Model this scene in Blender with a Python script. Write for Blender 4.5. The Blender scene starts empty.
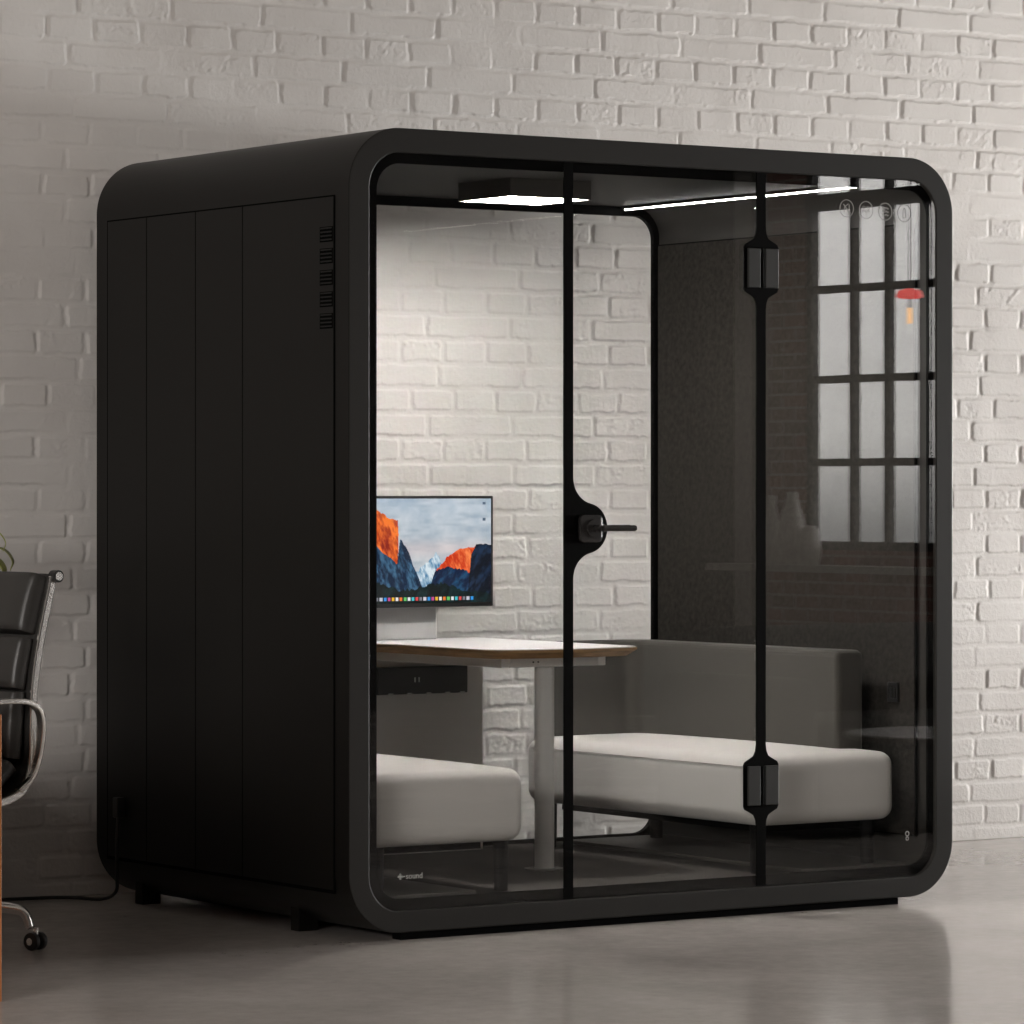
import bpy, bmesh, math, random
import numpy as np
from mathutils import Vector, Matrix
random.seed(7)
PI = math.pi
C = bpy.context.scene.collection
FZ = 0.01                      # finished floor height
W, D, Z0, T = 2.127, 1.442, 0.03, 2.23   # pod width, depth, underside, top
WY = 1.60                      # plane of the painted brick wall
XW = 8.9                       # plane of the window wall

# ------------------------------------------------------------------ materials
def newmat(name):
    m = bpy.data.materials.new(name); m.use_nodes = True
    nt = m.node_tree; b = nt.nodes['Principled BSDF']
    return m, nt, b
def setp(b, col=None, rough=None, metal=None, spec=None, **kw):
    if col is not None: b.inputs['Base Color'].default_value = (*col, 1)
    if rough is not None: b.inputs['Roughness'].default_value = rough
    if metal is not None: b.inputs['Metallic'].default_value = metal
    if spec is not None: b.inputs['Specular IOR Level'].default_value = spec
    for k, v in kw.items(): b.inputs[k].default_value = v
def noise(nt, scale, detail=4, rough=.55, coord='Object', stretch=None, dist=0):
    tc = nt.nodes.new('ShaderNodeTexCoord'); mp = nt.nodes.new('ShaderNodeMapping')
    nt.links.new(tc.outputs[coord], mp.inputs['Vector'])
    if stretch: mp.inputs['Scale'].default_value = stretch
    n = nt.nodes.new('ShaderNodeTexNoise'); n.inputs['Scale'].default_value = scale
    n.inputs['Detail'].default_value = detail; n.inputs['Roughness'].default_value = rough
    n.inputs['Distortion'].default_value = dist
    nt.links.new(mp.outputs[0], n.inputs['Vector']); return n
def ramp(nt, src, stops):
    r = nt.nodes.new('ShaderNodeValToRGB'); e = r.color_ramp.elements
    while len(e) > 1: e.remove(e[-1])
    e[0].position = stops[0][0]; e[0].color = (*stops[0][1], 1)
    for p, c in stops[1:]:
        k = e.new(p); k.color = (*c, 1)
    nt.links.new(src, r.inputs[0]); return r
def bump(nt, b, src, strength, dist):
    k = nt.nodes.new('ShaderNodeBump'); k.inputs['Strength'].default_value = strength
    k.inputs['Distance'].default_value = dist
    nt.links.new(src, k.inputs['Height']); nt.links.new(k.outputs[0], b.inputs['Normal'])
def g(v): return (v, v, v)
def simple(name, col, rough=.5, metal=0, spec=.5, ns=None, na=.12, bd=0, stretch=None):
    m, nt, b = newmat(name); setp(b, col, rough, metal, spec)
    if ns:
        n = noise(nt, ns, 4, stretch=stretch)
        r = ramp(nt, n.outputs['Fac'], [(.3, tuple(c*(1-na) for c in col)), (.7, tuple(min(1, c*(1+na)) for c in col))])
        nt.links.new(r.outputs[0], b.inputs['Base Color'])
        if bd: bump(nt, b, n.outputs['Fac'], .6, bd)
    return m
def fabric(name, col, scale=900, bd=.0007):
    m, nt, b = newmat(name); setp(b, col, .92, 0, .15)
    b.inputs['Sheen Weight'].default_value = .15
    n1 = noise(nt, scale, 2, stretch=(1, 1, .35)); n2 = noise(nt, scale, 2, stretch=(.3, .3, 1.4)); n3 = noise(nt, 14, 3)
    a = nt.nodes.new('ShaderNodeMath'); a.operation = 'ADD'
    nt.links.new(n1.outputs['Fac'], a.inputs[0]); nt.links.new(n2.outputs['Fac'], a.inputs[1])
    a2 = nt.nodes.new('ShaderNodeMath'); a2.operation = 'MULTIPLY_ADD'; a2.inputs[1].default_value = .35
    nt.links.new(n3.outputs['Fac'], a2.inputs[0]); nt.links.new(a.outputs[0], a2.inputs[2])
    r = ramp(nt, a2.outputs[0], [(.75, tuple(c*.75 for c in col)), (1.0, col) if False else (.99, tuple(c*1.22 for c in col))])
    nt.links.new(r.outputs[0], b.inputs['Base Color'])
    bump(nt, b, a.outputs[0], .5, bd); return m
def emis(name, col, s):
    m, nt, b = newmat(name); setp(b, (.8, .8, .8), .5)
    b.inputs['Emission Color'].default_value = (*col, 1); b.inputs['Emission Strength'].default_value = s
    return m
def glassmat(name, tint=.93, r0=.045):
    m = bpy.data.materials.new(name); m.use_nodes = True; nt = m.node_tree; nt.nodes.clear()
    o = nt.nodes.new('ShaderNodeOutputMaterial'); mix = nt.nodes.new('ShaderNodeMixShader')
    t = nt.nodes.new('ShaderNodeBsdfTransparent'); t.inputs[0].default_value = (tint, tint*1.003, tint, 1)
    gl = nt.nodes.new('ShaderNodeBsdfGlossy'); gl.inputs['Roughness'].default_value = 0.0; gl.inputs[0].default_value = (1, 1, 1, 1)
    lw = nt.nodes.new('ShaderNodeLayerWeight'); lw.inputs[0].default_value = .5
    pw = nt.nodes.new('ShaderNodeMath'); pw.operation = 'POWER'; pw.inputs[1].default_value = 5
    nt.links.new(lw.outputs['Facing'], pw.inputs[0])
    ma = nt.nodes.new('ShaderNodeMath'); ma.operation = 'MULTIPLY_ADD'; ma.inputs[1].default_value = 1-r0; ma.inputs[2].default_value = r0
    nt.links.new(pw.outputs[0], ma.inputs[0]); nt.links.new(ma.outputs[0], mix.inputs[0])
    nt.links.new(t.outputs[0], mix.inputs[1]); nt.links.new(gl.outputs[0], mix.inputs[2])
    nt.links.new(mix.outputs[0], o.inputs['Surface']); return m

def brickpaint():
    m, nt, b = newmat('painted_brick'); setp(b, (.6, .58, .56), .62, 0, .35)
    n = noise(nt, 2.2, 4); r = ramp(nt, n.outputs['Fac'], [(.3, (.615, .581, .557)), (.72, (.70, .672, .650))])
    nt.links.new(r.outputs[0], b.inputs['Base Color'])
    f = noise(nt, 75, 5, .6); bump(nt, b, f.outputs['Fac'], .6, .003); return m
def redbrick():
    m, nt, b = newmat('red_brown_brick'); setp(b, (.1, .06, .05), .8)
    tc = nt.nodes.new('ShaderNodeTexCoord'); mp = nt.nodes.new('ShaderNodeMapping'); mp.inputs['Rotation'].default_value = (PI/2, 0, PI/2)
    sp = nt.nodes.new('ShaderNodeSeparateXYZ'); cb = nt.nodes.new('ShaderNodeCombineXYZ')
    nt.links.new(tc.outputs['Object'], sp.inputs[0])
    ad = nt.nodes.new('ShaderNodeMath'); nt.links.new(sp.outputs[0], ad.inputs[0]); nt.links.new(sp.outputs[1], ad.inputs[1])
    nt.links.new(ad.outputs[0], cb.inputs[0]); nt.links.new(sp.outputs[2], cb.inputs[1])
    k = nt.nodes.new('ShaderNodeTexBrick'); k.inputs['Scale'].default_value = 1
    k.inputs['Brick Width'].default_value = .23; k.inputs['Row Height'].default_value = .078; k.inputs['Mortar Size'].default_value = .008
    k.inputs['Color1'].default_value = (.26, .115, .09, 1); k.inputs['Color2'].default_value = (.15, .09, .075, 1); k.inputs['Mortar'].default_value = (.30, .26, .235, 1)
    nt.links.new(cb.outputs[0], k.inputs[0]); nt.links.new(k.outputs['Color'], b.inputs['Base Color'])
    bump(nt, b, k.outputs['Fac'], -.5, .006); return m
def concrete():
    m, nt, b = newmat('polished_concrete'); setp(b, (.3, .28, .26), .2, 0, .32)
    n1 = noise(nt, 1.1, 6, .6, dist=.4); n2 = noise(nt, 22, 5, .65); n3 = noise(nt, 160, 2)
    mx = nt.nodes.new('ShaderNodeMath'); mx.operation = 'MULTIPLY_ADD'; mx.inputs[1].default_value = .45
    nt.links.new(n2.outputs['Fac'], mx.inputs[0]); nt.links.new(n1.outputs['Fac'], mx.inputs[2])
    m3 = nt.nodes.new('ShaderNodeMath'); m3.operation = 'MULTIPLY_ADD'; m3.inputs[1].default_value = .3
    nt.links.new(n3.outputs['Fac'], m3.inputs[0]); nt.links.new(mx.outputs[0], m3.inputs[2])
    sc_ = nt.nodes.new('ShaderNodeMath'); sc_.operation = 'MULTIPLY'; sc_.inputs[1].default_value = .6; nt.links.new(m3.outputs[0], sc_.inputs[0])
    r = ramp(nt, sc_.outputs[0], [(.36, (.37, .335, .312)), (.53, (.445, .408, .382)), (.68, (.49, .453, .427))])
    nt.links.new(r.outputs[0], b.inputs['Base Color'])
    rr_ = ramp(nt, mx.outputs[0], [(.5, g(.10)), (.95, g(.19))]); nt.links.new(rr_.outputs[0], b.inputs['Roughness'])
    bump(nt, b, n3.outputs['Fac'], .06, .0004)
    return m

M = dict(
    shell=simple('black_shell_coating', (.0045, .0040, .0034), .45, 0, .22, ns=180, na=.04),
    face=simple('charcoal_front_frame', (.0135, .0122, .0108), .5, 0, .3),
    groove=simple('black_groove', (.001, .001, .001), .9, 0, .05),
    border=simple('black_glass_print', (.0008, .0007, .0006), .6, 0, .04),
    inner=simple('dark_grey_lining', (.030, .0275, .0245), .55, 0, .3),
    ceil=simple('ceiling_lining', (.035, .032, .029), .6, 0, .3),
    felt=simple('charcoal_felt', (.026, .0232, .0203), .95, 0, .1, ns=60, na=.34, bd=.002),
    carpet=simple('dark_carpet', (.04, .036, .032), .9, 0, .2, ns=400, na=.35, bd=.001),
    platform=simple('dark_platform_edge', (.07, .064, .058), .5),
    seatfab=fabric('light_grey_fabric', (.46, .442, .42)),
    backfab=fabric('mid_grey_fabric', (.052, .048, .042)),
    seam=simple('seam_thread', (.25, .24, .225), .9),
    lamphouse=simple('lamp_housing', (.10, .092, .084), .6),
    legblack=simple('matt_black_leg', (.003, .003, .003), .7, 0, .15),
    black=simple('black_plastic', (.012, .012, .012), .4),
    gloss=simple('black_metal', (.03, .028, .027), .25, .4),
    hinge=simple('dark_hinge_metal', (.012, .0115, .0105), .5, .1),
    white=simple('white_powder_coat', (.85, .83, .81), .4),
    white2=simple('white_laminate', (.60, .59, .585), .35),
    oak=simple('oak_edge', (.30, .17, .07), .45, ns=12, na=.3, stretch=(1, 1, 14)),
    legw=simple('light_grey_leg', (.68, .67, .65), .35),
    diffuser=emis('lamp_diffuser', (1, .965, .925), 162),
    led=emis('led_strip', (1, .965, .925), 38),
    glass=glassmat('clear_glass'), rglass=glassmat('coated_rear_glass', .97, .003),
    wglass=glassmat('window_glass', .97, .04),
    mark=simple('white_print', (.30, .30, .29), .5),
    leather=simple('black_leather', (.028, .026, .024), .42, 0, .5, ns=300, na=.15, bd=.0006),
    chrome=simple('polished_aluminium', (.86, .84, .81), .26, 1),
    wood=simple('orange_wood', (.36, .13, .035), .45, ns=8, na=.25, stretch=(8, 8, .6)),
    pot=simple('grey_pot', (.16, .15, .14), .7),
    leaf=simple('yellow_green_leaf', (.42, .43, .14), .5, ns=20, na=.4),
    stem=simple('dark_stem', (.05, .05, .02), .7),
    steel=simple('black_window_steel', (.02, .019, .018), .5),
    plaster=simple('grey_plaster', (.27, .255, .24), .85, ns=3, na=.06),
    darkwall=simple('dark_plaster', (.022, .020, .019), .85, ns=2, na=.1),
    sill=simple('stone_sill', (.38, .36, .33), .4),
    vase=simple('grey_ceramic', (.5, .48, .45), .35, ns=6, na=.1),
    redshade=emis('red_lamp_shade', (1, .06, .05), 5.0),
    amber=emis('amber_tube', (1, .55, .22), 9),
    brick=brickpaint(), redbrick=redbrick(), concrete=concrete(),
)

# ------------------------------------------------------------------ helpers
def wloc(p):
    return p.matrix_world.translation.copy() if p else Vector((0, 0, 0))
def tag(o, label=None, cat=None, group=None, kind=None):
    if label: o['label'] = label
    if cat: o['category'] = cat
    if group: o['group'] = group
    if kind: o['kind'] = kind
    return o
def empty(name, loc, label, cat, rz=0, group=None):
    o = bpy.data.objects.new(name, None); C.objects.link(o)
    o.empty_display_size = .1
    o.location = loc; o.rotation_euler = (0, 0, rz)
    o.matrix_world = Matrix.Translation(Vector(loc)) @ Matrix.Rotation(rz, 4, 'Z')
    return tag(o, label, cat, group)
ORG = {}
def obj(name, bm, mats, parent=None, smooth=False, bevel=0, seg=2, local=False, mods=None, origin=None):
    """bm in world coordinates (or the parent's own frame if local) -> one linked mesh object"""
    off = Vector((0, 0, 0))
    if parent and not local: off = ORG.get(parent.name, parent.matrix_world.translation.copy())
    o_off = Vector((0, 0, 0))
    bmesh.ops.recalc_face_normals(bm, faces=bm.faces)
    # put the origin at the base centre
    vs = [v.co for v in bm.verts]
    mn = Vector([min(v[i] for v in vs) for i in range(3)]); mxv = Vector([max(v[i] for v in vs) for i in range(3)])
    org = Vector(((mn.x+mxv.x)/2, (mn.y+mxv.y)/2, mn.z))
    bmesh.ops.translate(bm, verts=bm.verts, vec=-org)
    me = bpy.data.meshes.new(name); bm.to_mesh(me); bm.free()
    if not isinstance(mats, (list, tuple)): mats = [mats]
    for m in mats: me.materials.append(m)
    o = bpy.data.objects.new(name, me); C.objects.link(o)
    if parent: o.parent = parent
    o.location = org - off
    ORG[o.name] = org if not local else Vector(ORG.get(parent.name, (0, 0, 0))) + org
    if smooth:
        for p in me.polygons: p.use_smooth = True
    if bevel:
        md = o.modifiers.new('bevel', 'BEVEL'); md.width = bevel; md.segments = seg; md.limit_method = 'ANGLE'; md.angle_limit = math.radians(35)
    return o
def box(bm, x0, x1, y0, y1, z0, z1, mi=0):
    v = [bm.verts.new(p) for p in ((x0,y0,z0),(x1,y0,z0),(x1,y1,z0),(x0,y1,z0),(x0,y0,z1),(x1,y0,z1),(x1,y1,z1),(x0,y1,z1))]
    for f in ((0,3,2,1),(4,5,6,7),(0,1,5,4),(1,2,6,5),(2,3,7,6),(3,0,4,7)):
        bm.faces.new([v[i] for i in f]).material_index = mi
    return v
def bx(*a):
    bm = bmesh.new(); box(bm, *a); return bm
def prism(bm, pts, axis, a0, a1):
    """closed outline extruded along axis; pts are the other two coordinates in x,y,z order"""
    def P(p, a):
        q = list(p); q.insert(axis, a); return q
    A = [bm.verts.new(P(p, a0)) for p in pts]; B = [bm.verts.new(P(p, a1)) for p in pts]
    n = len(pts)
    bm.faces.new(A); bm.faces.new(B[::-1])
    for i in range(n): bm.faces.new((A[i], B[i], B[(i+1) % n], A[(i+1) % n]))
def rr(x0, x1, z0, z1, r, n=10):
    out = []
    for cx, cz, a0 in ((x1-r, z0+r, -PI/2), (x1-r, z1-r, 0), (x0+r, z1-r, PI/2), (x0+r, z0+r, PI)):
        for k in range(n+1):
            a = a0+PI/2*k/n; out.append((cx+r*math.cos(a), cz+r*math.sin(a)))
    return out
def ring(bm, outer, inner, y0, y1):
    n = len(outer); L = []
    for pts, y in ((outer, y0), (inner, y0), (inner, y1), (outer, y1)):
        L.append([bm.verts.new((p[0], y, p[1])) for p in pts])
    for a in range(4):
        A, B = L[a], L[(a+1) % 4]
        for i in range(n):
            f = bm.faces.new((A[i], A[(i+1) % n], B[(i+1) % n], B[i])); f.material_index = a
def tube(bm, path, r, n=10, cap=True):
    path = [Vector(p) for p in path]; rings = []; rs = r if isinstance(r, (list, tuple)) else [r]*len(path)
    up = None
    for i, p in enumerate(path):
        t = (path[min(i+1, len(path)-1)]-path[max(i-1, 0)]).normalized()
        if up is None:
            up = Vector((0, 0, 1)) if abs(t.z) < .9 else Vector((0, 1, 0))
        s = t.cross(up).normalized(); u = s.cross(t).normalized(); up = u
        rings.append([bm.verts.new(p+(s*math.cos(a)+u*math.sin(a))*rs[i]) for a in [2*PI*k/n for k in range(n)]])
    for a, b in zip(rings, rings[1:]):
        for k in range(n): bm.faces.new((a[k], a[(k+1) % n], b[(k+1) % n], b[k]))
    if cap: bm.faces.new(rings[0][::-1]); bm.faces.new(rings[-1])
def flatbar(bm, path, w, t, lat=Vector((0, 1, 0))):
    """bar of rectangular section: w along lat, t across it"""
    path = [Vector(p) for p in path]; R = []
    for i, p in enumerate(path):
        d = (path[min(i+1, len(path)-1)]-path[max(i-1, 0)]).normalized(); nrm = d.cross(lat).normalized()
        R.append([bm.verts.new(p+lat*a*w/2+nrm*b*t/2) for a, b in ((-1,-1),(1,-1),(1,1),(-1,1))])
    for a, b in zip(R, R[1:]):
        for k in range(4): bm.faces.new((a[k], a[(k+1) % 4], b[(k+1) % 4], b[k]))
    bm.faces.new(R[0][::-1]); bm.faces.new(R[-1])
def spline(pts, n=8):
    P = [Vector(p) for p in pts]; P = [2*P[0]-P[1]]+P+[2*P[-1]-P[-2]]; out = []
    for i in range(1, len(P)-2):
        for k in range(n):
            t = k/n; a, b, c, d = P[i-1:i+3]
            out.append(.5*((2*b)+(-a+c)*t+(2*a-5*b+4*c-d)*t*t+(-a+3*b-3*c+d)*t**3))
    out.append(P[-2]); return out
def lathe(bm, prof, cx, cy, n=28):
    R = [[bm.verts.new((cx+r*math.cos(2*PI*k/n), cy+r*math.sin(2*PI*k/n), z)) for k in range(n)] for r, z in prof]
    for a, b in zip(R, R[1:]):
        for k in range(n): bm.faces.new((a[k], a[(k+1) % n], b[(k+1) % n], b[k]))
    bm.faces.new(R[0][::-1]); bm.faces.new(R[-1])
def cyl(bm, c, r, h, axis=2, n=24):
    d = Vector((0, 0, 0)); d[axis] = h; tube(bm, [c, Vector(c)+d], r, n)
def softbox(x0, x1, y0, y1, z0, z1, r, crown=0, n=14, seg=5, rz=None):
    """upholstered block: rounded edges and a slightly crowned top"""
    bm = bmesh.new(); rz = rz or r
    hx, hy, hz = (x1-x0)/2, (y1-y0)/2, (z1-z0)/2; cx, cy, cz = (x0+x1)/2, (y0+y1)/2, (z0+z1)/2
    def axis_vals(h):
        q = [-h+r*(1-math.cos(PI/2*k/seg)) for k in range(seg)]
        mid = [-(h-r)+2*(h-r)*k/n for k in range(n+1)]
        return q+mid+[-v for v in q[::-1]]
    ax, ay, az = axis_vals(hx), axis_vals(hy), axis_vals(hz)
    vmap = {}
    def V(a, b, c):
        key = (round(a, 6), round(b, 6), round(c, 6))
        if key not in vmap:
            p = Vector((a, b, c)); q = Vector((max(-hx+r, min(hx-r, a)), max(-hy+r, min(hy-r, b)), max(-hz+r, min(hz-r, c))))
            dlt = p-q
            if dlt.length > 1e-9: p = q+dlt.normalized()*r
            w = max(0, 1-(p.x/hx)**2)*max(0, 1-(p.y/hy)**2)
            if c > 0: p.z += crown*(w**.5)*(c/hz)
            # slight belly on the sides
            vmap[key] = bm.verts.new((p.x+cx, p.y+cy, p.z+cz))
        return vmap[key]
    def face(A, B, f, flip):
        for i in range(len(A)-1):
            for j in range(len(B)-1):
                vs = [f(A[i], B[j]), f(A[i+1], B[j]), f(A[i+1], B[j+1]), f(A[i], B[j+1])]
                if len(set(vs)) >= 3:
                    try: bm.faces.new(vs[::-1] if flip else vs)
                    except ValueError: pass
    face(ax, ay, lambda a, b: V(a, b, hz), 0); face(ax, ay, lambda a, b: V(a, b, -hz), 1)
    face(ax, az, lambda a, b: V(a, -hy, b), 0); face(ax, az, lambda a, b: V(a, hy, b), 1)
    face(ay, az, lambda a, b: V(hx, a, b), 0); face(ay, az, lambda a, b: V(-hx, a, b), 1)
    return bm
def text_mesh(s, size, x, y, z, depth=.0006):
    cu = bpy.data.curves.new('txt', 'FONT'); cu.body = s; cu.size = size; cu.extrude = depth
    t = bpy.data.objects.new('txt', cu); C.objects.link(t)
    bpy.context.view_layer.update()
    me = bpy.data.meshes.new_from_object(t.evaluated_get(bpy.context.evaluated_depsgraph_get()))
    bm = bmesh.new(); bm.from_mesh(me)
    bpy.data.objects.remove(t); bpy.data.meshes.remove(me)
    bmesh.ops.transform(bm, matrix=Matrix.Translation((x, y, z)) @ Matrix.Rotation(PI/2, 4, 'X'), verts=bm.verts)
    return bm

# ------------------------------------------------------------------ the setting
def struct(name, bm, m, **k):
    o = obj(name, bm, m, **k); o['kind'] = 'structure'; return o
YF, XL, ZC = -9.99, -8.0, 4.4       # front wall, left wall, ceiling
struct('floor', bx(XL-.2, XW+.5, YF-.2, WY+.3, FZ-.15, FZ), M['concrete'])
struct('ceiling', bx(XL-.2, XW+.5, YF-.2, WY+.3, ZC, ZC+.15), M['plaster'])
struct('wall_front', bx(XL-.2, XW+.5, YF-.2, YF, FZ, ZC), M['darkwall'])

# painted brick wall, English bond, every joint modelled as relief
def vnoise(x, z, s, seed):
    rng = np.random.RandomState(seed); t = rng.rand(256, 256)
    X, Z = x/s, z/s; xi = np.floor(X).astype(int); zi = np.floor(Z).astype(int); fx = X-xi; fz = Z-zi
    fx = fx*fx*(3-2*fx); fz = fz*fz*(3-2*fz)
    a = t[xi % 256, zi % 256]; b = t[(xi+1) % 256, zi % 256]; c = t[xi % 256, (zi+1) % 256]; d = t[(xi+1) % 256, (zi+1) % 256]
    return (a*(1-fx)+b*fx)*(1-fz)+(c*(1-fx)+d*fx)*fz
def brick_wall():
    dx = .005
    xs = np.concatenate([np.arange(XL-.1, -1.6, .25), np.arange(-1.6, 5.4, dx), np.arange(5.4, XW+.3, .25)])
    zs = np.concatenate([np.arange(FZ, 3.25, .004), np.arange(3.25, ZC+.2, .2)])
    X, Z = np.meshgrid(xs, zs, indexing='ij')
    H = .0795; zb = 2.527-10*H*4
    wx = X+(vnoise(X, Z, .035, 1)-.5)*.006+(vnoise(X, Z, .012, 2)-.5)*.0035
    wz = Z+(vnoise(X, Z, .05, 3)-.5)*.006+(vnoise(X, Z, .014, 4)-.5)*.004
    row = np.floor((wz-zb)/H).astype(int); fz = (wz-zb)/H-row
    even = (row % 2) == 0
    Lb = np.where(even, .325, .1625)
    rng = np.random.RandomState(5); ro = (rng.rand(512)-.5)*.05
    off = np.where(even, .0, .06)+ro[row % 512]
    col = np.floor((wx-off)/Lb).astype(int); fx = (wx-off)/Lb-col
    rnd = rng.rand(512, 512); rnd2 = rng.rand(512, 512); rnd3 = rng.rand(512, 512)
    ra = rnd[row % 512, col % 512]; rb = rnd2[row % 512, col % 512]; rc = rnd3[row % 512, col % 512]
    # distance to the brick's own edge (metres)
    jw = .0135+.005*(ra-.5)
    ex = np.minimum(fx, 1-fx)*Lb-jw/2; ez_b = fz*H-.0035; ez_t = (1-fz)*H-.0105-.003*rb
    r = .009
    dxr = np.maximum(r-ex, 0); dzr = np.maximum(r-np.minimum(ez_b, ez_t), 0)
    dist = r-np.sqrt(dxr**2+dzr**2)
    k = np.clip(dist/np.where(ez_b < ez_t, .0018, .0034)+.15, 0, 1); k = k*k*(3-2*k)
    h = k*(.0034+.0024*(ra-.4))                                   # brick proud of joint
    fill = vnoise(X, Z, .16, 11); fill = np.clip((fill-.55)*3.5, 0, 1)   # places where the joint is filled with paint
    h = h*(1-fill*.75)+fill*.0028
    tx = (fx-.5)*(rb-.5)*.004+(fz-.5)*(rc-.5)*.003                # each brick sits a little crooked
    h += k*tx
    rough = np.clip((vnoise(X, Z, .03, 12)-.35)*2, 0, 1)*np.where(rc > .8, .8, .2)
    h += k*rough*((vnoise(X, Z, .011, 13)-.5)*.0045+(vnoise(X, Z, .007, 14)-.5)*.0035)
    h += (vnoise(X, Z, .09, 15)-.5)*.002
    fine = (X > -1.65) & (X < 5.4) & (Z < 3.25)
    h = np.where(fine, h, .004)
    Y = WY-h
    # a thin ledge of mortar where the wall meets the floor
    nx, nz = X.shape
    co = np.stack([X, Y, Z], -1).reshape(-1, 3)
    idx = np.arange(nx*nz).reshape(nx, nz)
    q = np.stack([idx[:-1, :-1], idx[1:, :-1], idx[1:, 1:], idx[:-1, 1:]], -1).reshape(-1, 4)
    # back face so that the wall is a closed slab
    b0 = len(co)
    cor = np.array([[xs[0], WY+.25, zs[0]], [xs[-1], WY+.25, zs[0]], [xs[-1], WY+.25, zs[-1]], [xs[0], WY+.25, zs[-1]]])
    co = np.concatenate([co, cor])
    polys_extra = [[b0, b0+3, b0+2, b0+1]]
    bot = list(idx[:, 0]); top = list(idx[:, -1]); lef = list(idx[0, :]); rig = list(idx[-1, :])
    polys_extra += [[b0+1]+[int(i) for i in bot[::-1]]+[b0], [b0+3]+[int(i) for i in top]+[b0+2],
                    [b0]+[int(i) for i in lef]+[b0+3], [b0+2]+[int(i) for i in rig[::-1]]+[b0+1]]
    me = bpy.data.meshes.new('wall_back')
    nl = q.size+sum(len(p) for p in polys_extra)
    me.vertices.add(len(co)); me.vertices.foreach_set('co', co.astype(np.float32).ravel())
    me.loops.add(nl); me.loops.foreach_set('vertex_index', np.concatenate([q.ravel(), np.concatenate([np.array(p) for p in polys_extra])]).astype(np.int32))
    starts = list(range(0, q.size, 4)); s = q.size
    tot = [4]*len(q)
    for p in polys_extra: starts.append(s); tot.append(len(p)); s += len(p)
    me.polygons.add(len(starts)); me.polygons.foreach_set('loop_start', np.array(starts, dtype=np.int32)); me.polygons.foreach_set('loop_total', np.array(tot, dtype=np.int32))
    me.update(calc_edges=True); me.validate()
    me.polygons.foreach_set('use_smooth', np.array([True]*len(q)+[False]*len(polys_extra)))
    me.materials.append(M['brick'])
    o = bpy.data.objects.new('wall_back', me); C.objects.link(o); o['kind'] = 'structure'; return o
brick_wall()

# window walls: red-brown brick with steel windows (right), plastered with steel windows (left)
def window_wall(side, xin, thick, units, z0, z1, mat, names):
    s = 1 if side == 'right' else -1
    a, b = sorted((xin, xin+s*thick))
    bm = bmesh.new()
    box(bm, a, b, YF, WY, FZ, z0); box(bm, a, b, YF, WY, z1, ZC)
    ys = [YF]+[v for u in units for v in u[:2]]+[WY]
    for k in range(0, len(ys), 2): box(bm, a, b, ys[k], ys[k+1], z0, z1)
    struct('wall_'+side, bm, mat)
    for nm, (y0, y1, ph) in zip(names, units):
        xf = xin+s*.05
        root = bpy.data.objects.new(nm, None); C.objects.link(root); root.location = (xf, (y0+y1)/2, z0); root['kind'] = 'structure'
        root.matrix_world = Matrix.Translation(root.location)
        f = bmesh.new(); t = .022
        def bar(ya, yb, za, zb, th=.03): box(f, xf-th, xf+th, ya, yb, za, zb)
        bar(y0, y1, z0, z0+.05); bar(y0, y1, z1-.05, z1); bar(y0, y0+.045, z0, z1); bar(y1-.045, y1, z0, z1)
        y = y0+ph; k = 0
        while y < y1-.1:
            bar(y-t, y+t, z0, z1, .024); y += .3125
        for z in (1.405, 1.885, 2.405): bar(y0, y1, z-t, z+t, .026)
        bar(y0, y1, 2.865, 2.955, .045)
        obj('window_frame', f, M['steel'], root)
        obj('window_pane', bx(xf-.004, xf+.004, y0+.02, y1-.02, z0+.02, z1-.02), M['wglass'], root)
        obj('window_sill', bx(*sorted((xin-s*.26, xin+s*.2)), y0-.9, y1+.3, z0-.14, z0-.10+.0) if False else bx(*sorted((xin-s*.24, xin+s*.05)), (YF+.005 if y0 < -9 else y0-.2), y1+.25, z0-.125, z0-.085), M['sill'], root)
window_wall('right', XW, .085, [(-9.36, -4.87, .4105), (-4.2, .9, .3125)], .90, 3.45, M['redbrick'], ['window_1', 'window_2'])
window_wall('left', XL, .085, [(-7.4, -3.0, .3125)], .90, 3.45, M['plaster'], ['window_3'])
# pale corner pier where the window wall meets the front wall
struct('trim_1', bx(XW-.03, XW-.001, YF+.001, -9.70, FZ, ZC-.01), M['plaster'])

# ------------------------------------------------------------------ the pod
pod = empty('office_pod', (W/2, D/2, FZ), 'large black soundproof meeting pod with rounded corners and glass front before the brick wall', 'office pod')
IN = rr(.066, 2.061, .09, 2.163, .10, 28); OUT = rr(0, W, Z0, T, .165, 28)
bm = bmesh.new(); ring(bm, OUT, IN, 0, D)
for f in bm.faces:      # ring index: 0 front face, 1 inner skin, 2 rear face, 3 outer skin
    f.material_index = {0: 1, 1: 2, 2: 1, 3: 0}[f.material_index]
sh = obj('shell', bm, [M['shell'], M['face'], M['inner']], pod, bevel=.0035, seg=2)
# exterior cladding boards on the left side with dark joints
bm = bmesh.new(); box(bm, -.0015, .001, .072, 1.371, .14, 2.045)
obj('joint_backing', bm, M['groove'], pod)
ys = [.0755, .568, .836, 1.126, 1.3665]
for a, b in zip(ys, ys[1:]):
    obj('side_board', bx(-.0027, -.001, a+.0022, b-.0022, .15, 2.0405), M['shell'], pod)
for k in range(5):
    z = 1.939-k*.0592
    bm = bmesh.new(); box(bm, -.0037, -.0028, .080, .147, z-.021, z+.021)
    v = obj('air_vent', bm, M['groove'], pod)
    s = bmesh.new()
    for j in range(4): box(s, -.0042, -.0036, .084, .143, z-.0165+j*.0105, z-.0125+j*.0105)
    obj('vent_grille', s, M['shell'], v)
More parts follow.
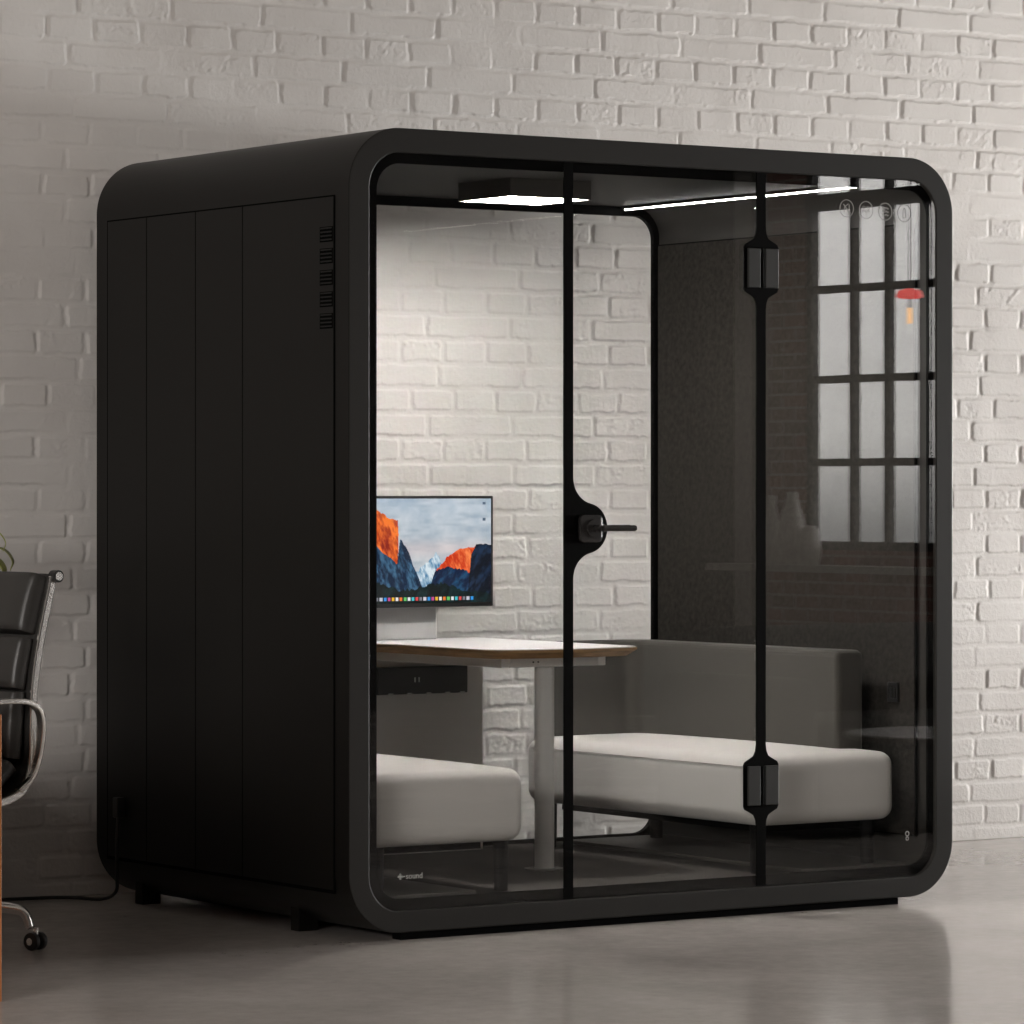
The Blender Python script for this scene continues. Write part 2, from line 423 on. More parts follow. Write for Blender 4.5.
# feet and recessed plinth
for x in (.085, W-.2):
    for y in (.37, 1.27):
        obj('foot', bx(x-.035, x+.028, y-.022, y+.022, FZ, .085), M['shell'], pod, bevel=.002)
obj('plinth', bx(.17, 1.92, .006, .05, FZ, .034), M['groove'], pod)
# front glazing
def border(y0, y1, nm='glass_border'):
    b = bmesh.new(); ring(b, rr(.0655, 2.0615, .0895, 2.1635, .10), rr(.096, 2.041, .122, 2.134, .075), y0, y1)
    for f in b.faces: f.material_index = 0
    return obj(nm, b, M['border'], pod)
border(.0128, .022)
CL = rr(.0675, 2.0595, .0915, 2.1615, .0985, 10)
def pane(nm, x0, x1, y0, y1, par=pod):
    n = 11
    if x0 is None:   # left pane with rounded left corners
        pts = [(x1, .0915), (x1, 2.1615)]+CL[2*n:4*n]
    elif x1 is None:
        pts = [(x0, 2.1615), (x0, .0915)]+CL[0:2*n]
    else: pts = [(x0, .0915), (x1, .0915), (x1, 2.1615), (x0, 2.1615)]
    b = bmesh.new(); prism(b, pts, 1, y0, y1); return obj(nm, b, M['glass'], par)
pane('glass_pane', None, .7095, .0025, .0125)
door = pane('glass_door', .7405, 1.3885, .0025, .0125)
pane('glass_pane', 1.4215, None, .0025, .0125)
# black stile with the handle lobe
zc = 1.133; R0 = .071; xc = .787; rf = .075
x_s = .7405
pts = [(.7095, .0915), (x_s, .0915)]
# fillet circle tangent to the stile line and to the lobe circle
fx = x_s+rf; dz = math.sqrt((R0+rf)**2-(fx-xc)**2)
aj = math.atan2(dz, fx-xc)
low = [(fx+rf*math.cos(PI+t), zc-dz+rf*math.sin(PI+t)) for t in [ -(PI-(aj))*0 + k/10*(-(PI-(PI-aj))) for k in range(11)]]
low = []
for k in range(11):
    a = PI-(PI-(PI-aj))*0
    ang = PI+(-(PI-(PI-aj)))*k/10      # from PI down to PI-aj : pointing from fillet centre back to the lobe centre
    low.append((fx+rf*math.cos(ang), zc-dz+rf*math.sin(ang)))
lobe = [(xc+R0*math.cos(-aj+2*aj*k/24), zc+R0*math.sin(-aj+2*aj*k/24)) for k in range(1, 24)]
up = [(x, 2*zc-z) for x, z in low[::-1]]
pts += low+lobe+up+[(x_s, 2.1615), (.7095, 2.1615)]
bm = bmesh.new(); prism(bm, pts, 1, .0008, .0062)
stile = obj('door_stile', bm, M['border'], pod)
def hinge_poly(zc):
    h = [(.0165, -.118), (.019, -.100), (.026, -.086), (.040, -.078), (.058, -.069), (.063, -.060)]
    return [(1.405+a, zc+b) for a, b in h]+[(1.405+a, zc-b) for a, b in h[::-1]]
R = [(1.4215, .0915)]; 
for zz in (.384, 1.884): R += hinge_poly(zz)
R += [(1.4215, 2.1615)]
Lp = [(2*1.405-x, z) for x, z in R[::-1]]
bm = bmesh.new(); prism(bm, R+Lp, 1, .0008, .0062)
strip = obj('hinge_strip', bm, M['border'], pod)
for zz in (.384, 1.884):
    b = bmesh.new(); box(b, 1.352, 1.396, -.009, .0006, zz-.057, zz+.057); h1 = obj('hinge', b, M['hinge'], strip, bevel=.002)
    b = bmesh.new(); box(b, 1.414, 1.462, -.009, .0006, zz-.057, zz+.057); obj('hinge', b, M['hinge'], strip, bevel=.002)
    b = bmesh.new(); cyl(b, (1.405, -.0045, zz-.057), .005, .114); obj('hinge_pin', b, M['border'], strip, smooth=False)
# lock case and lever handles
b = bmesh.new(); prism(b, rr(.757, .832, zc-.040, zc+.038, .014, 5), 1, -.012, .0006); lock = obj('lock_case', b, M['gloss'], stile, bevel=.002)
for s, y0 in ((-1, -.012), (1, .0127)):
    if s > 0:
        b = bmesh.new(); prism(b, rr(.757, .832, zc-.040, zc+.038, .014, 5), 1, y0, y0+.012); obj('lock_case', b, M['gloss'], stile, bevel=.002); y0 += .012
    ya = y0; yb = y0+s*.010; yc = y0+s*.05
    xk = .800
    b = bmesh.new(); cyl(b, (xk, ya, zc), .026, yb-ya, 1); cyl(b, (xk, yb, zc), .0105, yc-yb, 1)
    xe = .913 if s < 0 else .992
    tube(b, [(xk-.004, yc, zc), (xk+.01, yc, zc), (xe-.004, yc, zc), (xe, yc, zc)], [.0105, .0088, .0085, .006], 12)
    obj('lever_handle', b, M['gloss'], stile, smooth=False, bevel=.001)
# prints on the glass
b = text_mesh('sound', .0225, .183, .0016, .177)
bb = bmesh.new(); me_ = bpy.data.meshes.new('t'); b.to_mesh(me_); b.free(); bb.from_mesh(me_)
for dx_, dz_ in ((0, 0), (.0055, 0), (-.0055, 0), (0, .0055), (0, -.0055)):
    tube(bb, [(.165+dx_, .001, .184+dz_), (.165+dx_, .0022, .184+dz_)], .0032, 8)
box(bb, .1745, .1805, .001, .0022, .1825, .1855)
obj('maker_mark', bb, M['mark'], pod)
def circ(b, cx, cz, r, w, n=28, y=.0022):
    A = [b.verts.new((cx+r*math.cos(2*PI*k/n), y, cz+r*math.sin(2*PI*k/n))) for k in range(n)]
    B = [b.verts.new((cx+(r-w)*math.cos(2*PI*k/n), y, cz+(r-w)*math.sin(2*PI*k/n))) for k in range(n)]
    A2 = [b.verts.new((v.co.x, y-.0008, v.co.z)) for v in A]; B2 = [b.verts.new((v.co.x, y-.0008, v.co.z)) for v in B]
    for k in range(n):
        j = (k+1) % n
        for P, Q in ((A, B), (B, B2), (B2, A2), (A2, A)): b.faces.new((P[k], P[j], Q[j], Q[k]))
def stroke(b, pts, w=.0012): tube(b, [(x, .0016, z) for x, z in pts], w, 6)
ic = [(1.722, 2.070), (1.795, 2.068), (1.868, 2.066), (1.940, 2.064)]
for k, (cx, cz) in enumerate(ic):
    b = bmesh.new(); circ(b, cx, cz, .0265, .0022)
    if k == 0:     # struck-through glyph
        stroke(b, [(cx-.012, cz+.012), (cx+.012, cz-.014)]); stroke(b, [(cx-.008, cz-.012), (cx-.008, cz+.004), (cx+.006, cz+.014)]); stroke(b, [(cx+.009, cz-.004), (cx+.009, cz+.012)])
    elif k == 1:   # two people
        for q in (-1, 1):
            circ(b, cx+q*.008, cz+.007, .005, .0014, 12); stroke(b, [(cx+q*.014, cz-.006), (cx+q*.008, cz), (cx+q*.001, cz-.006)])
        stroke(b, [(cx, cz-.006), (cx, cz-.016)])
    elif k == 2:   # waves
        for q in (-.010, 0, .010): stroke(b, [(cx+.012*(t/6-1), cz+q+.003*math.sin(t*PI/3)) for t in range(13)])
    else:          # bottle
        stroke(b, [(cx-.005, cz-.014), (cx-.005, cz+.006), (cx-.002, cz+.014), (cx+.002, cz+.014), (cx+.005, cz+.006), (cx+.005, cz-.014), (cx-.005, cz-.014)])
    obj('pictogram', b, M['mark'], pod)
b = bmesh.new(); circ(b, 1.952, .2185, .008, .003, 14); circ(b, 1.952, .204, .0065, .003, 14); obj('certification_mark', b, M['mark'], pod)
# rear glazing
border(1.405, 1.425, 'rear_glass_border')
obj('spill_block_panel', bx(.0755, .46, 1.392, 1.4045, .1105, 2.10), M['inner'], pod)  # unseen panel added to keep lamp light from spilling onto the wall
b = bmesh.new(); prism(b, rr(.092, 2.038, .119, 2.137, .077, 10), 1, 1.409, 1.419); obj('rear_glass', b, M['rglass'], pod)
# interior: raised floor, ceiling and wall linings
b = bmesh.new(); prism(b, [(.085, .095), (2.037, .095), (2.046, .110), (.076, .110)], 1, .03, 1.403); obj('floor_panel', b, M['carpet'], pod)
for s in (0, 1):
    xa, xb = (1.64, 2.03) if s else (.09, .48)
    obj('platform', bx(xa, xb, .10, 1.33, .1105, .122), M['platform'], pod, bevel=.002)
b = bmesh.new(); box(b, 2.0515, 2.0558, .080, 1.396, .20, 2.0435); obj('panel_joint', b, M['groove'], pod)
obj('felt_panel', bx(2.047, 2.0525, .0845, 1.3915, .205, 2.039), M['felt'], pod)
b = bmesh.new(); box(b, .0662, .0705, .080, 1.396, .20, 2.0435); obj('panel_joint', b, M['groove'], pod)
obj('felt_panel', bx(.0695, .075, .0845, 1.3915, .205, 2.039), M['felt'], pod)
b = bmesh.new(); box(b, 2.040, 2.047, .155, .205, .60, .66); so = obj('wall_socket', b, M['black'], pod, bevel=.002)
s_ = bmesh.new()
for j in range(3): box(s_, 2.0385, 2.0399, .163+j*.014, .168+j*.014, .612, .648)
obj('socket_slot', s_, M['gloss'], so)
# ceiling lamp with glowing diffuser, and LED line
b = bmesh.new(); box(b, .915, 1.205, .575, .855, 2.114, 2.163)
for q_ in ((.915, .918, .575, .855), (1.202, 1.205, .575, .855), (.918, 1.202, .575, .578), (.918, 1.202, .852, .855)): box(b, *q_, 2.108, 2.1141)
lamp = obj('ceiling_lamp', b, M['lamphouse'], pod)
obj('lamp_diffuser', bx(.919, 1.201, .579, .851, 2.1095, 2.1138), M['diffuser'], lamp)
obj('led_profile', bx(1.900, 1.922, .09, 1.395, 2.154, 2.163), M['ceil'], pod)
obj('led_strip', bx(1.908, 1.913, .10, 1.385, 2.150, 2.1538), M['led'], pod)
# power cable
b = bmesh.new(); box(b, -.03, -.004, 1.255, 1.285, .27, .33); pl = obj('power_inlet', b, M['black'], pod, bevel=.003)
b = bmesh.new(); tube(b, spline([(-.018, 1.27, .275), (-.022, 1.272, .20), (-.012, 1.29, .10), (.0, 1.32, .045), (-.005, 1.40, .0175), (-.05, 1.50, .0165), (-.16, 1.545, .0165), (-.45, 1.565, .0165), (-.9, 1.57, .0165)], 8), .0055, 8)
obj('power_cable', b, M['black'], pod, smooth=True)

# ------------------------------------------------------------------ benches
def bench(mir, label):
    f = (lambda x: 2.12-x) if mir else (lambda x: x)
    root = empty('bench', (f(1.73), .72, .122), label, 'bench', group='upholstered benches inside the pod')
    a, b_ = sorted((f(1.470), f(1.995)))
    seat = obj('seat', softbox(a, b_, .10, 1.325, .252, .455, .042, .010), M['seatfab'], root, smooth=True)
    s = bmesh.new()
    e = .0005
    pth = [(f(1.4706-e), y, .426) for y in np.linspace(.145, 1.28, 20)]
    tube(s, pth, .0010, 6); obj('seam', s, M['seam'], seat, smooth=True)
    # wrap-around back: along the side wall and round the rear corner
    def LP(off):
        x1, y1 = 1.988-off, 1.395-off
        r = max(.05, .12-off)
        P = [(x1, .25)]+[(x1-r+r*math.cos(t), y1-r+r*math.sin(t)) for t in [PI/2*k/8 for k in range(9)]]+[(1.62, y1)]
        return P
    o_, i_ = LP(0), LP(.103)
    n = len(o_); bm = bmesh.new()
    zb, zt = .30, .757
    prof = []
    for k in range(n):
        ox, oy = o_[k]; ix, iy = i_[k]
        dx, dy = ix-ox, iy-oy; L = math.hypot(dx, dy); ux, uy = dx/L, dy/L; rad = .022
        P = []
        for (t, z) in [(0, zb), (0, zt-rad)]+[(rad-rad*math.cos(q), zt-rad+rad*math.sin(q)) for q in (PI/8, PI/4, 3*PI/8, PI/2)]+[(L-rad+rad*math.sin(q), zt-rad+rad*math.cos(q)) for q in (0, PI/8, PI/4, 3*PI/8, PI/2)]+[(L, zb)]:
            P.append(bm.verts.new((f(ox+ux*t), oy+uy*t, z)))
        prof.append(P)
    m = len(prof[0])
    for p, q in zip(prof, prof[1:]):
        for k in range(m): bm.faces.new((p[k], p[(k+1) % m], q[(k+1) % m], q[k]))
    bm.faces.new(prof[0]); bm.faces.new(prof[-1][::-1])
    obj('backrest', bm, M['backfab'], root, bevel=.016, seg=3)
    c = bmesh.new(); box(c, *sorted((f(1.56), f(1.93))), .20, 1.24, .228, .2525); obj('frame', c, M['groove'], root)
    for lx in (1.515, 1.93):
        for ly in (.165, 1.24):
            lg = bmesh.new(); x = f(lx); zf = .122 if 1.64 < lx < 2.03 else .1105
            tube(lg, [(x, ly, zf), (x, ly, .2525)], [.020, .022], 16); obj('leg', lg, M['legblack'], root, smooth=False)
    return root
bench(False, 'light grey upholstered bench with dark grey back against the felt wall, right of the table')
bench(True, 'light grey upholstered bench at the left, below the monitor, only its cushion end showing')

# ------------------------------------------------------------------ table
tb = empty('meeting_table', (1.06, .85, .1105), 'white-topped meeting table with oak edge on a round pale column leg between the benches', 'table')
def top_outline(ins=0):
    x0, x1, y0, y1 = .775+ins, 1.318-ins, .425+ins, 1.375-ins*.2
    pts = []; r = .075
    for k in range(9): a = PI+PI/2*k/8; pts.append((x0+r+r*math.cos(a), y0+.02+r+r*math.sin(a)))
    for k in range(1, 8): t = k/8; pts.append((x0+r+(x1-x0-2*r)*t, y0+.02-.022*math.sin(PI*t)))
    for k in range(9): a = -PI/2+PI/2*k/8; pts.append((x1-r+r*math.cos(a), y0+.02+r+r*math.sin(a)))
    pts += [(x1, y1), (x0, y1)]
    return pts
bm = bmesh.new()
A, B, Cc = top_outline(.022), top_outline(0), top_outline(.003)
L1 = [bm.verts.new((*p, .7475)) for p in A]; L2 = [bm.verts.new((*p, .766)) for p in B]; L3 = [bm.verts.new((*p, .7725)) for p in B]
n = len(A); bm.faces.new(L1[::-1]); bm.faces.new(L3)
for P, Q in ((L1, L2), (L2, L3)):
    for i in range(n): bm.faces.new((P[i], P[(i+1) % n], Q[(i+1) % n], Q[i]))
obj('oak_edge', bm, M['oak'], tb)
bm = bmesh.new(); prism(bm, top_outline(.0035), 2, .7726, .7752); obj('tabletop', bm, M['white2'], tb)
bm = bmesh.new()
box(bm, .872, .902, .56, 1.295, .717, .7473); box(bm, 1.218, 1.248, .56, 1.295, .717, .7473); box(bm, .902, 1.218, .56, .60, .717, .7473); box(bm, .902, 1.218, 1.0, 1.03, .717, .7473)
fr = obj('under_frame', bm, M['white'], tb, bevel=.002)
for x in (.985, 1.003):
    bm = bmesh.new(); cyl(bm, (x, .5575, .732), .0025, .003, 1, 10); obj('screw', bm, M['black'], fr)
bm = bmesh.new(); tube(bm, [(1.06, .61, .116), (1.06, .61, .7165)], .0295, 36); lg = obj('leg', bm, M['legw'], tb)
bm = bmesh.new(); tube(bm, [(1.06, .61, .1105), (1.06, .61, .1158)], .060, 36); obj('foot_plate', bm, M['platform'], tb)
bm = bmesh.new(); box(bm, .82, 1.299, 1.30, 1.325, .1105, .7473); obj('support_panel', bm, M['white'], tb, bevel=.002)
bm = bmesh.new(); box(bm, .83, 1.29, 1.296, 1.30, .1105, .14); obj('skirting', bm, M['white'], tb)
bm = bmesh.new(); box(bm, .885, 1.216, 1.262, 1.2998, .608, .692)
sk = obj('cable_tray', bm, M['black'], tb, bevel=.002)
for x in (.93, 1.0, 1.07, 1.14, 1.195):
    b = bmesh.new(); box(b, x-.008, x+.008, 1.258, 1.2618, .606, .612); obj('tray_clip', b, M['legw'], sk)
for x in (1.02, 1.035):
    b = bmesh.new(); box(b, x-.002, x+.002, 1.2605, 1.2619, .645, .660); obj('socket_pin', b, M['legw'], sk)
for z in (.614, .684):
    bm = bmesh.new(); cyl(bm, (1.228, 1.2955, z), .0045, .004, 1, 10); obj('screw', bm, M['black'], tb)

# ------------------------------------------------------------------ monitor and its white mounting box
mb = bmesh.new(); box(mb, .905, 1.124, 1.300, 1.372, .7755, .90)
mo = empty('mounting_box', (1.015, 1.336, .7755), 'white box standing on the rear of the table behind the monitor', 'box')
obj('box_body', mb, M['white2'], mo, bevel=.003)
obj('side_cover', bx(1.1242, 1.1268, 1.302, 1.37, .777, .898), M['white'], mo)
mon = empty('monitor', (1.035, 1.27, .88), 'slim black widescreen monitor showing mountains at sunset, above the table', 'monitor')
obj('housing', bx(.730, 1.321, 1.275, 1.299, .8765, 1.2235), M['black'], mon, bevel=.003)
def mountains():
    nx, nz = 360, 210
    U, V = np.meshgrid((np.arange(nx)+.5)/nx, (np.arange(nz)+.5)/nz, indexing='ij')
    vis = lambda px: .26+(px-378)/110*.714          # picture columns as they read from the front
    row = lambda py: 1-(py-501.5)/101
    fb = sum(vnoise(U*1.78, V, s, 20+i)*w for i, (s, w) in enumerate(((.16, .5), (.07, .28), (.03, .14), (.012, .08))))
    sky = np.stack([.62+.22*fb+.12*(1-V), .70+.17*fb+.06*(1-V), .78+.12*fb+0*V], -1)
    cl = np.clip((sum(vnoise(U*1.1, V*3.1, s, 40+i)*w for i, (s, w) in enumerate(((.2, .6), (.08, .4))))-.45)*3, 0, 1)[..., None]
    sky = sky*(1-cl*.35)+np.array([.50, .58, .66])*cl*.35
    pinkb = np.exp(-((V-.52)/.08)**2)[..., None]*.35; sky = sky*(1-pinkb)+np.array([.93, .80, .78])*pinkb
    img = sky
    def poly(xs, ys, jit, seed):
        h = np.interp(U[:, 0], xs, ys); h = h+(vnoise(U[:, 0]*1, U[:, 0]*0+.3, .012, seed)-.5)*jit
        return V < h[:, None]
    def put(mask, col): 
        nonlocal img; img = np.where(mask[..., None], col, img)
    tex = sum(vnoise(U*1.78+V*.3, V*.45, s, 60+i)*w for i, (s, w) in enumerate(((.05, .5), (.02, .3), (.009, .2))))
    tex2 = sum(vnoise(U*1.78-V*.6, V*.6, s, 70+i)*w for i, (s, w) in enumerate(((.06, .5), (.025, .3), (.01, .2))))
    def mixc(a, b, t): t = np.clip(t, 0, 1)[..., None]; return np.array(a)*(1-t)+np.array(b)*t
    # distant snowy peaks
    put(poly([0, vis(404), vis(416), vis(424), vis(432), vis(437), vis(441), vis(450), 1], [row(y) for y in (560, 570, 574, 566, 560, 553, 562, 572, 580)], .03, 81), mixc((.30, .50, .66), (.88, .93, .96), (tex-.35)*3))
    # lit dome on the right
    put(poly([vis(430), vis(436), vis(448), vis(458), vis(466), vis(476), vis(490), 1.1], [row(y) for y in (590, 572, 558, 552, 549, 548, 570, 600)], .02, 82), mixc((.80, .20, .04), (1.0, .55, .30), (tex-.3)*2.6))
    put(poly([vis(425), vis(436), vis(450), vis(462), vis(474), vis(480), vis(486), 1.1], [row(y) for y in (600, 571, 568, 570, 575, 575, 580, 580)], .02, 83), mixc((.02, .10, .22), (.10, .30, .44), (tex2-.4)*3))
    # dark crag at the far right
    put((U > vis(469)+.05*(1-V)*0) & poly([vis(468), vis(472), vis(478), vis(484), 1.1], [row(y) for y in (600, 556, 545, 547, 543)], .03, 84), mixc((.01, .04, .10), (.07, .18, .29), (tex2-.42)*3))
    # great lit cliff at the left
    cliff = (U < vis(399)+.01*(tex-.5)) & poly([0, vis(378), vis(390), vis(399)], [row(y) for y in (500, 513, 520, 523)], .02, 85)
    put(cliff, mixc((.55, .10, .02), (1.0, .50, .16), (tex-.25)*2.4))
    put((U < vis(424)) & poly([0, vis(378), vis(388), vis(398), vis(401), vis(408), vis(414), vis(420), vis(424)], [row(y) for y in (540, 548, 556, 564, 540, 550, 566, 580, 590)], .02, 86), mixc((.03, .12, .22), (.25, .42, .55), (tex-.38)*3))
    # valley floor
    put(poly([0, vis(378), vis(400), vis(420), vis(440), vis(470), 1], [row(y) for y in (575, 582, 590, 588, 583, 592, 594)], .03, 87), mixc((.01, .06, .06), (.03, .16, .17), (tex2-.4)*3))
    # row of small app icons and two desktop icons
    rngc = [(.95,.95,.95),(.2,.6,.95),(.9,.3,.3),(.4,.8,.4),(.95,.75,.2),(.85,.85,.9),(.3,.8,.85),(.95,.5,.2),(.8,.3,.6),(.5,.5,.55),(.95,.95,.98)]
    for k in range(29):
        u0 = .16+k*.0255; c = np.array(rngc[(k*7+3) % 11])
        m = (np.abs(U-u0) < .0085) & (np.abs(V-.040) < .017); put(m, c)
    for v0 in (.955, .80): put((np.abs(U-.955) < .010) & (np.abs(V-v0) < .012), np.array([.35, .42, .5]))
    return np.clip(img, 0, 1)
img = mountains(); nx, nz = img.shape[:2]
x0, x1, z0, z1 = .739, 1.312, .8895, 1.2145
gx = np.linspace(x0, x1, nx+1); gz = np.linspace(z0, z1, nz+1); GX, GZ = np.meshgrid(gx, gz, indexing='ij')
ox, oz = (x0+x1)/2, z0
co = np.stack([GX-ox, np.full_like(GX, 0.0), GZ-oz], -1).reshape(-1, 3); idx = np.arange(len(co)).reshape(nx+1, nz+1)
q = np.stack([idx[:-1, :-1], idx[1:, :-1], idx[1:, 1:], idx[:-1, 1:]], -1).reshape(-1, 4)
me = bpy.data.meshes.new('screen'); me.vertices.add(len(co)); me.vertices.foreach_set('co', co.astype(np.float32).ravel())
me.loops.add(q.size); me.loops.foreach_set('vertex_index', q.astype(np.int32).ravel())
me.polygons.add(len(q)); me.polygons.foreach_set('loop_start', np.arange(0, q.size, 4, dtype=np.int32)); me.polygons.foreach_set('loop_total', np.full(len(q), 4, dtype=np.int32))
me.update(calc_edges=True)
ca = me.color_attributes.new('pic', 'FLOAT_COLOR', 'CORNER')
lin = np.where(img <= .04045, img/12.92, ((img+.055)/1.055)**2.4).reshape(-1, 3)
c4 = np.repeat(np.concatenate([lin, np.ones((len(lin), 1))], 1), 4, axis=0); ca.data.foreach_set('color', c4.astype(np.float32).ravel())
ms, nt, b = newmat('lit_screen'); setp(b, (.01, .01, .01), .25)
at = nt.nodes.new('ShaderNodeAttribute'); at.attribute_name = 'pic'; nt.links.new(at.outputs['Color'], b.inputs['Emission Color']); b.inputs['Emission Strength'].default_value = 1.12
me.materials.append(ms)
so_ = bpy.data.objects.new('screen', me); C.objects.link(so_); so_.parent = mon; so_.location = Vector((ox, 1.2742, oz))-Vector(mon.location)

# ------------------------------------------------------------------ office chair at the left
F = Vector((-.994, -.105, 0)).normalized(); CH = Vector((-1.03, .52, FZ)); RZ = math.atan2(F.y, F.x)
ch = empty('office_chair', CH, 'black leather soft-pad office chair with polished aluminium frame at the left edge', 'chair', rz=RZ)
rail = [(-.264, 1.000), (-.256, .96), (-.232, .86), (-.212, .76), (-.203, .68), (-.200, .60), (-.199, .53), (-.193, .48), (-.170, .435), (-.12, .408), (-.04, .400), (.10, .412), (.22, .42), (.27, .40)]
rp = [(p.x, p.y) for p in spline([(a, b, 0) for a, b in rail], 5)]
for s in (-1, 1):
    bm = bmesh.new(); flatbar(bm, [(x, s*.245, z) for x, z in rp], .014, .022)
    r_ = obj('side_rail', bm, M['chrome'], ch, local=True, bevel=.004)
    # armrest loop
    a = [(.215, s*.268, .43), (.225, s*.285, .52), (.205, s*.292, .645), (.15, s*.295, .668), (.0, s*.295, .672), (-.10, s*.295, .674), (-.155, s*.293, .668), (-.192, s*.288, .645), (-.206, s*.28, .595), (-.202, s*.268, .52), (-.186, s*.256, .465), (-.15, s*.252, .432)]
    bm = bmesh.new(); pth = spline(a, 6)
    flatbar(bm, [tuple(p) for p in pth], .030, .014); obj('armrest', bm, M['chrome'], ch, local=True, bevel=.004)
def pad(p0, p1, thick, nm, w=.462, bul=.016):
    """one soft cushion between two points of the rail profile"""
    bm = softbox(-.5, .5, -w/2, w/2, -thick/2, thick/2, thick*.42, bul, n=8)
    (xa, za), (xb, zb) = p0, p1; L = math.hypot(xb-xa, zb-za)
    ang = math.atan2(zb-za, xb-xa)
    for v in bm.verts: v.co.x = max(-.5, min(.5, v.co.x))
    mt = Matrix.Translation(((xa+xb)/2, 0, (za+zb)/2)) @ Matrix.Rotation(-ang, 4, 'Y') @ Matrix.Diagonal((L, 1, 1, 1))
    bmesh.ops.transform(bm, matrix=mt, verts=bm.verts)
    return obj(nm, bm, M['leather'], ch, local=True, smooth=True)
def at(i): return rail[i]
# cushions run from the seat front to the top of the back; the crowned side faces the sitter
seg = [((.255, .440), (.11, .440)), ((.105, .440), (-.06, .428)), ((-.075, .430), (-.150, .50)), ((-.158, .515), (-.172, .695)), ((-.170, .70), (-.198, .838)), ((-.200, .848), (-.246, 1.005))]
for k, (a, b) in enumerate(seg):
    pad(b, a, .045 if k < 5 else .06, 'seat_cushion' if k < 2 else 'back_cushion')
# sling behind the cushions
bm = bmesh.new(); flatbar(bm, [(x+.004, 0, z+.006) for x, z in rp[:-6]], .476, .009); obj('sling', bm, M['leather'], ch, local=True)
for s in (-1, 1):
    bm = bmesh.new(); tube(bm, [(-.272, s*.235, 1.000), (-.272, s*.262, 1.000)], .0165, 20); q = obj('rail_cap', bm, M['black'], ch, local=True)
    bm = bmesh.new(); tube(bm, [(-.272, s*.2622, 1.000), (-.272, s*.265, 1.000)], .0115, 20); obj('cap_disc', bm, M['chrome'], ch, local=True)
bm = bmesh.new(); tube(bm, [(0, 0, .12), (0, 0, .37)], .028, 20); flatbar(bm, [(-.0, -.24, .395), (0, .24, .395)], .05, .02, Vector((1, 0, 0))); obj('column', bm, M['chrome'], ch, local=True)
# five-star base; one arm points to the right of the picture
rt = Vector((.829, -.559, 0)); base_a = math.atan2(rt.y, rt.x)-RZ
for k in range(5):
    a = base_a+2*PI*k/5; d = Vector((math.cos(a), math.sin(a), 0))
    path = spline([d*.02+Vector((0, 0, .125)), d*.12+Vector((0, 0, .122)), d*.245+Vector((0, 0, .112)), d*.282+Vector((0, 0, .098)), d*.298+Vector((0, 0, .058))], 6)
    bm = bmesh.new(); tube(bm, path, [.017+(.012-.017)*i/(len(path)-1) for i in range(len(path))], 12); lg = obj('base_arm', bm, M['chrome'], ch, local=True, smooth=True)
    px, side = d*.312, Vector((-d.y, d.x, 0))
    bm = bmesh.new()
    wdir = (d*.55+side*.83).normalized()
    for sgn in (-1, 1):
        c0 = px+wdir*(sgn*.008)+Vector((0, 0, .0245)); c1 = px+wdir*(sgn*.023)+Vector((0, 0, .0245))
        tube(bm, [c0, c1], .0243, 22)
    obj('caster', bm, M['black'], ch, local=True, bevel=.003)
    bm = bmesh.new()
    c0 = px-wdir*.0265+Vector((0, 0, .0245)); tube(bm, [c0, px+wdir*.0265+Vector((0, 0, .0245))], .010, 14)
    tube(bm, [px+Vector((0, 0, .026)), px+Vector((0, 0, .060))], .008, 12); obj('caster_fork', bm, M['chrome'], ch, local=True)

# desk edge at the very left, its unseen body shaped to block left light, and a potted plant behind the chair
cb_ = empty('desk', (-1.80, .40, FZ), 'desk with orange-brown wooden end panel, only its thin vertical edge showing at the left border', 'desk')
obj('end_panel', bx(-2.30, -1.352, -.60, -.57, FZ, .70), M['wood'], cb_, bevel=.001)
obj('end_panel', bx(-2.30, -1.352, 1.45, 1.48, FZ, .70), M['wood'], cb_, bevel=.001)
obj('desktop', bx(-2.32, -1.357, -.597, 1.50, .7005, .725), M['white'], cb_, bevel=.002)
obj('back_panel', bx(-2.24, -2.22, -.5695, 1.4495, .16, .70), M['wood'], cb_)  # unseen, added to block left light; floor gap lets a streak through
pt = empty('potted_plant', (-.60, 1.33, FZ), 'potted plant with curling yellow-green leaves behind the office chair', 'plant')
bm = bmesh.new(); lathe(bm, [(.10, FZ), (.135, .12), (.15, .30), (.135, .30), (.12, .28)], -.60, 1.33); obj('pot', bm, M['pot'], pt, smooth=False)
rg = random.Random(3)
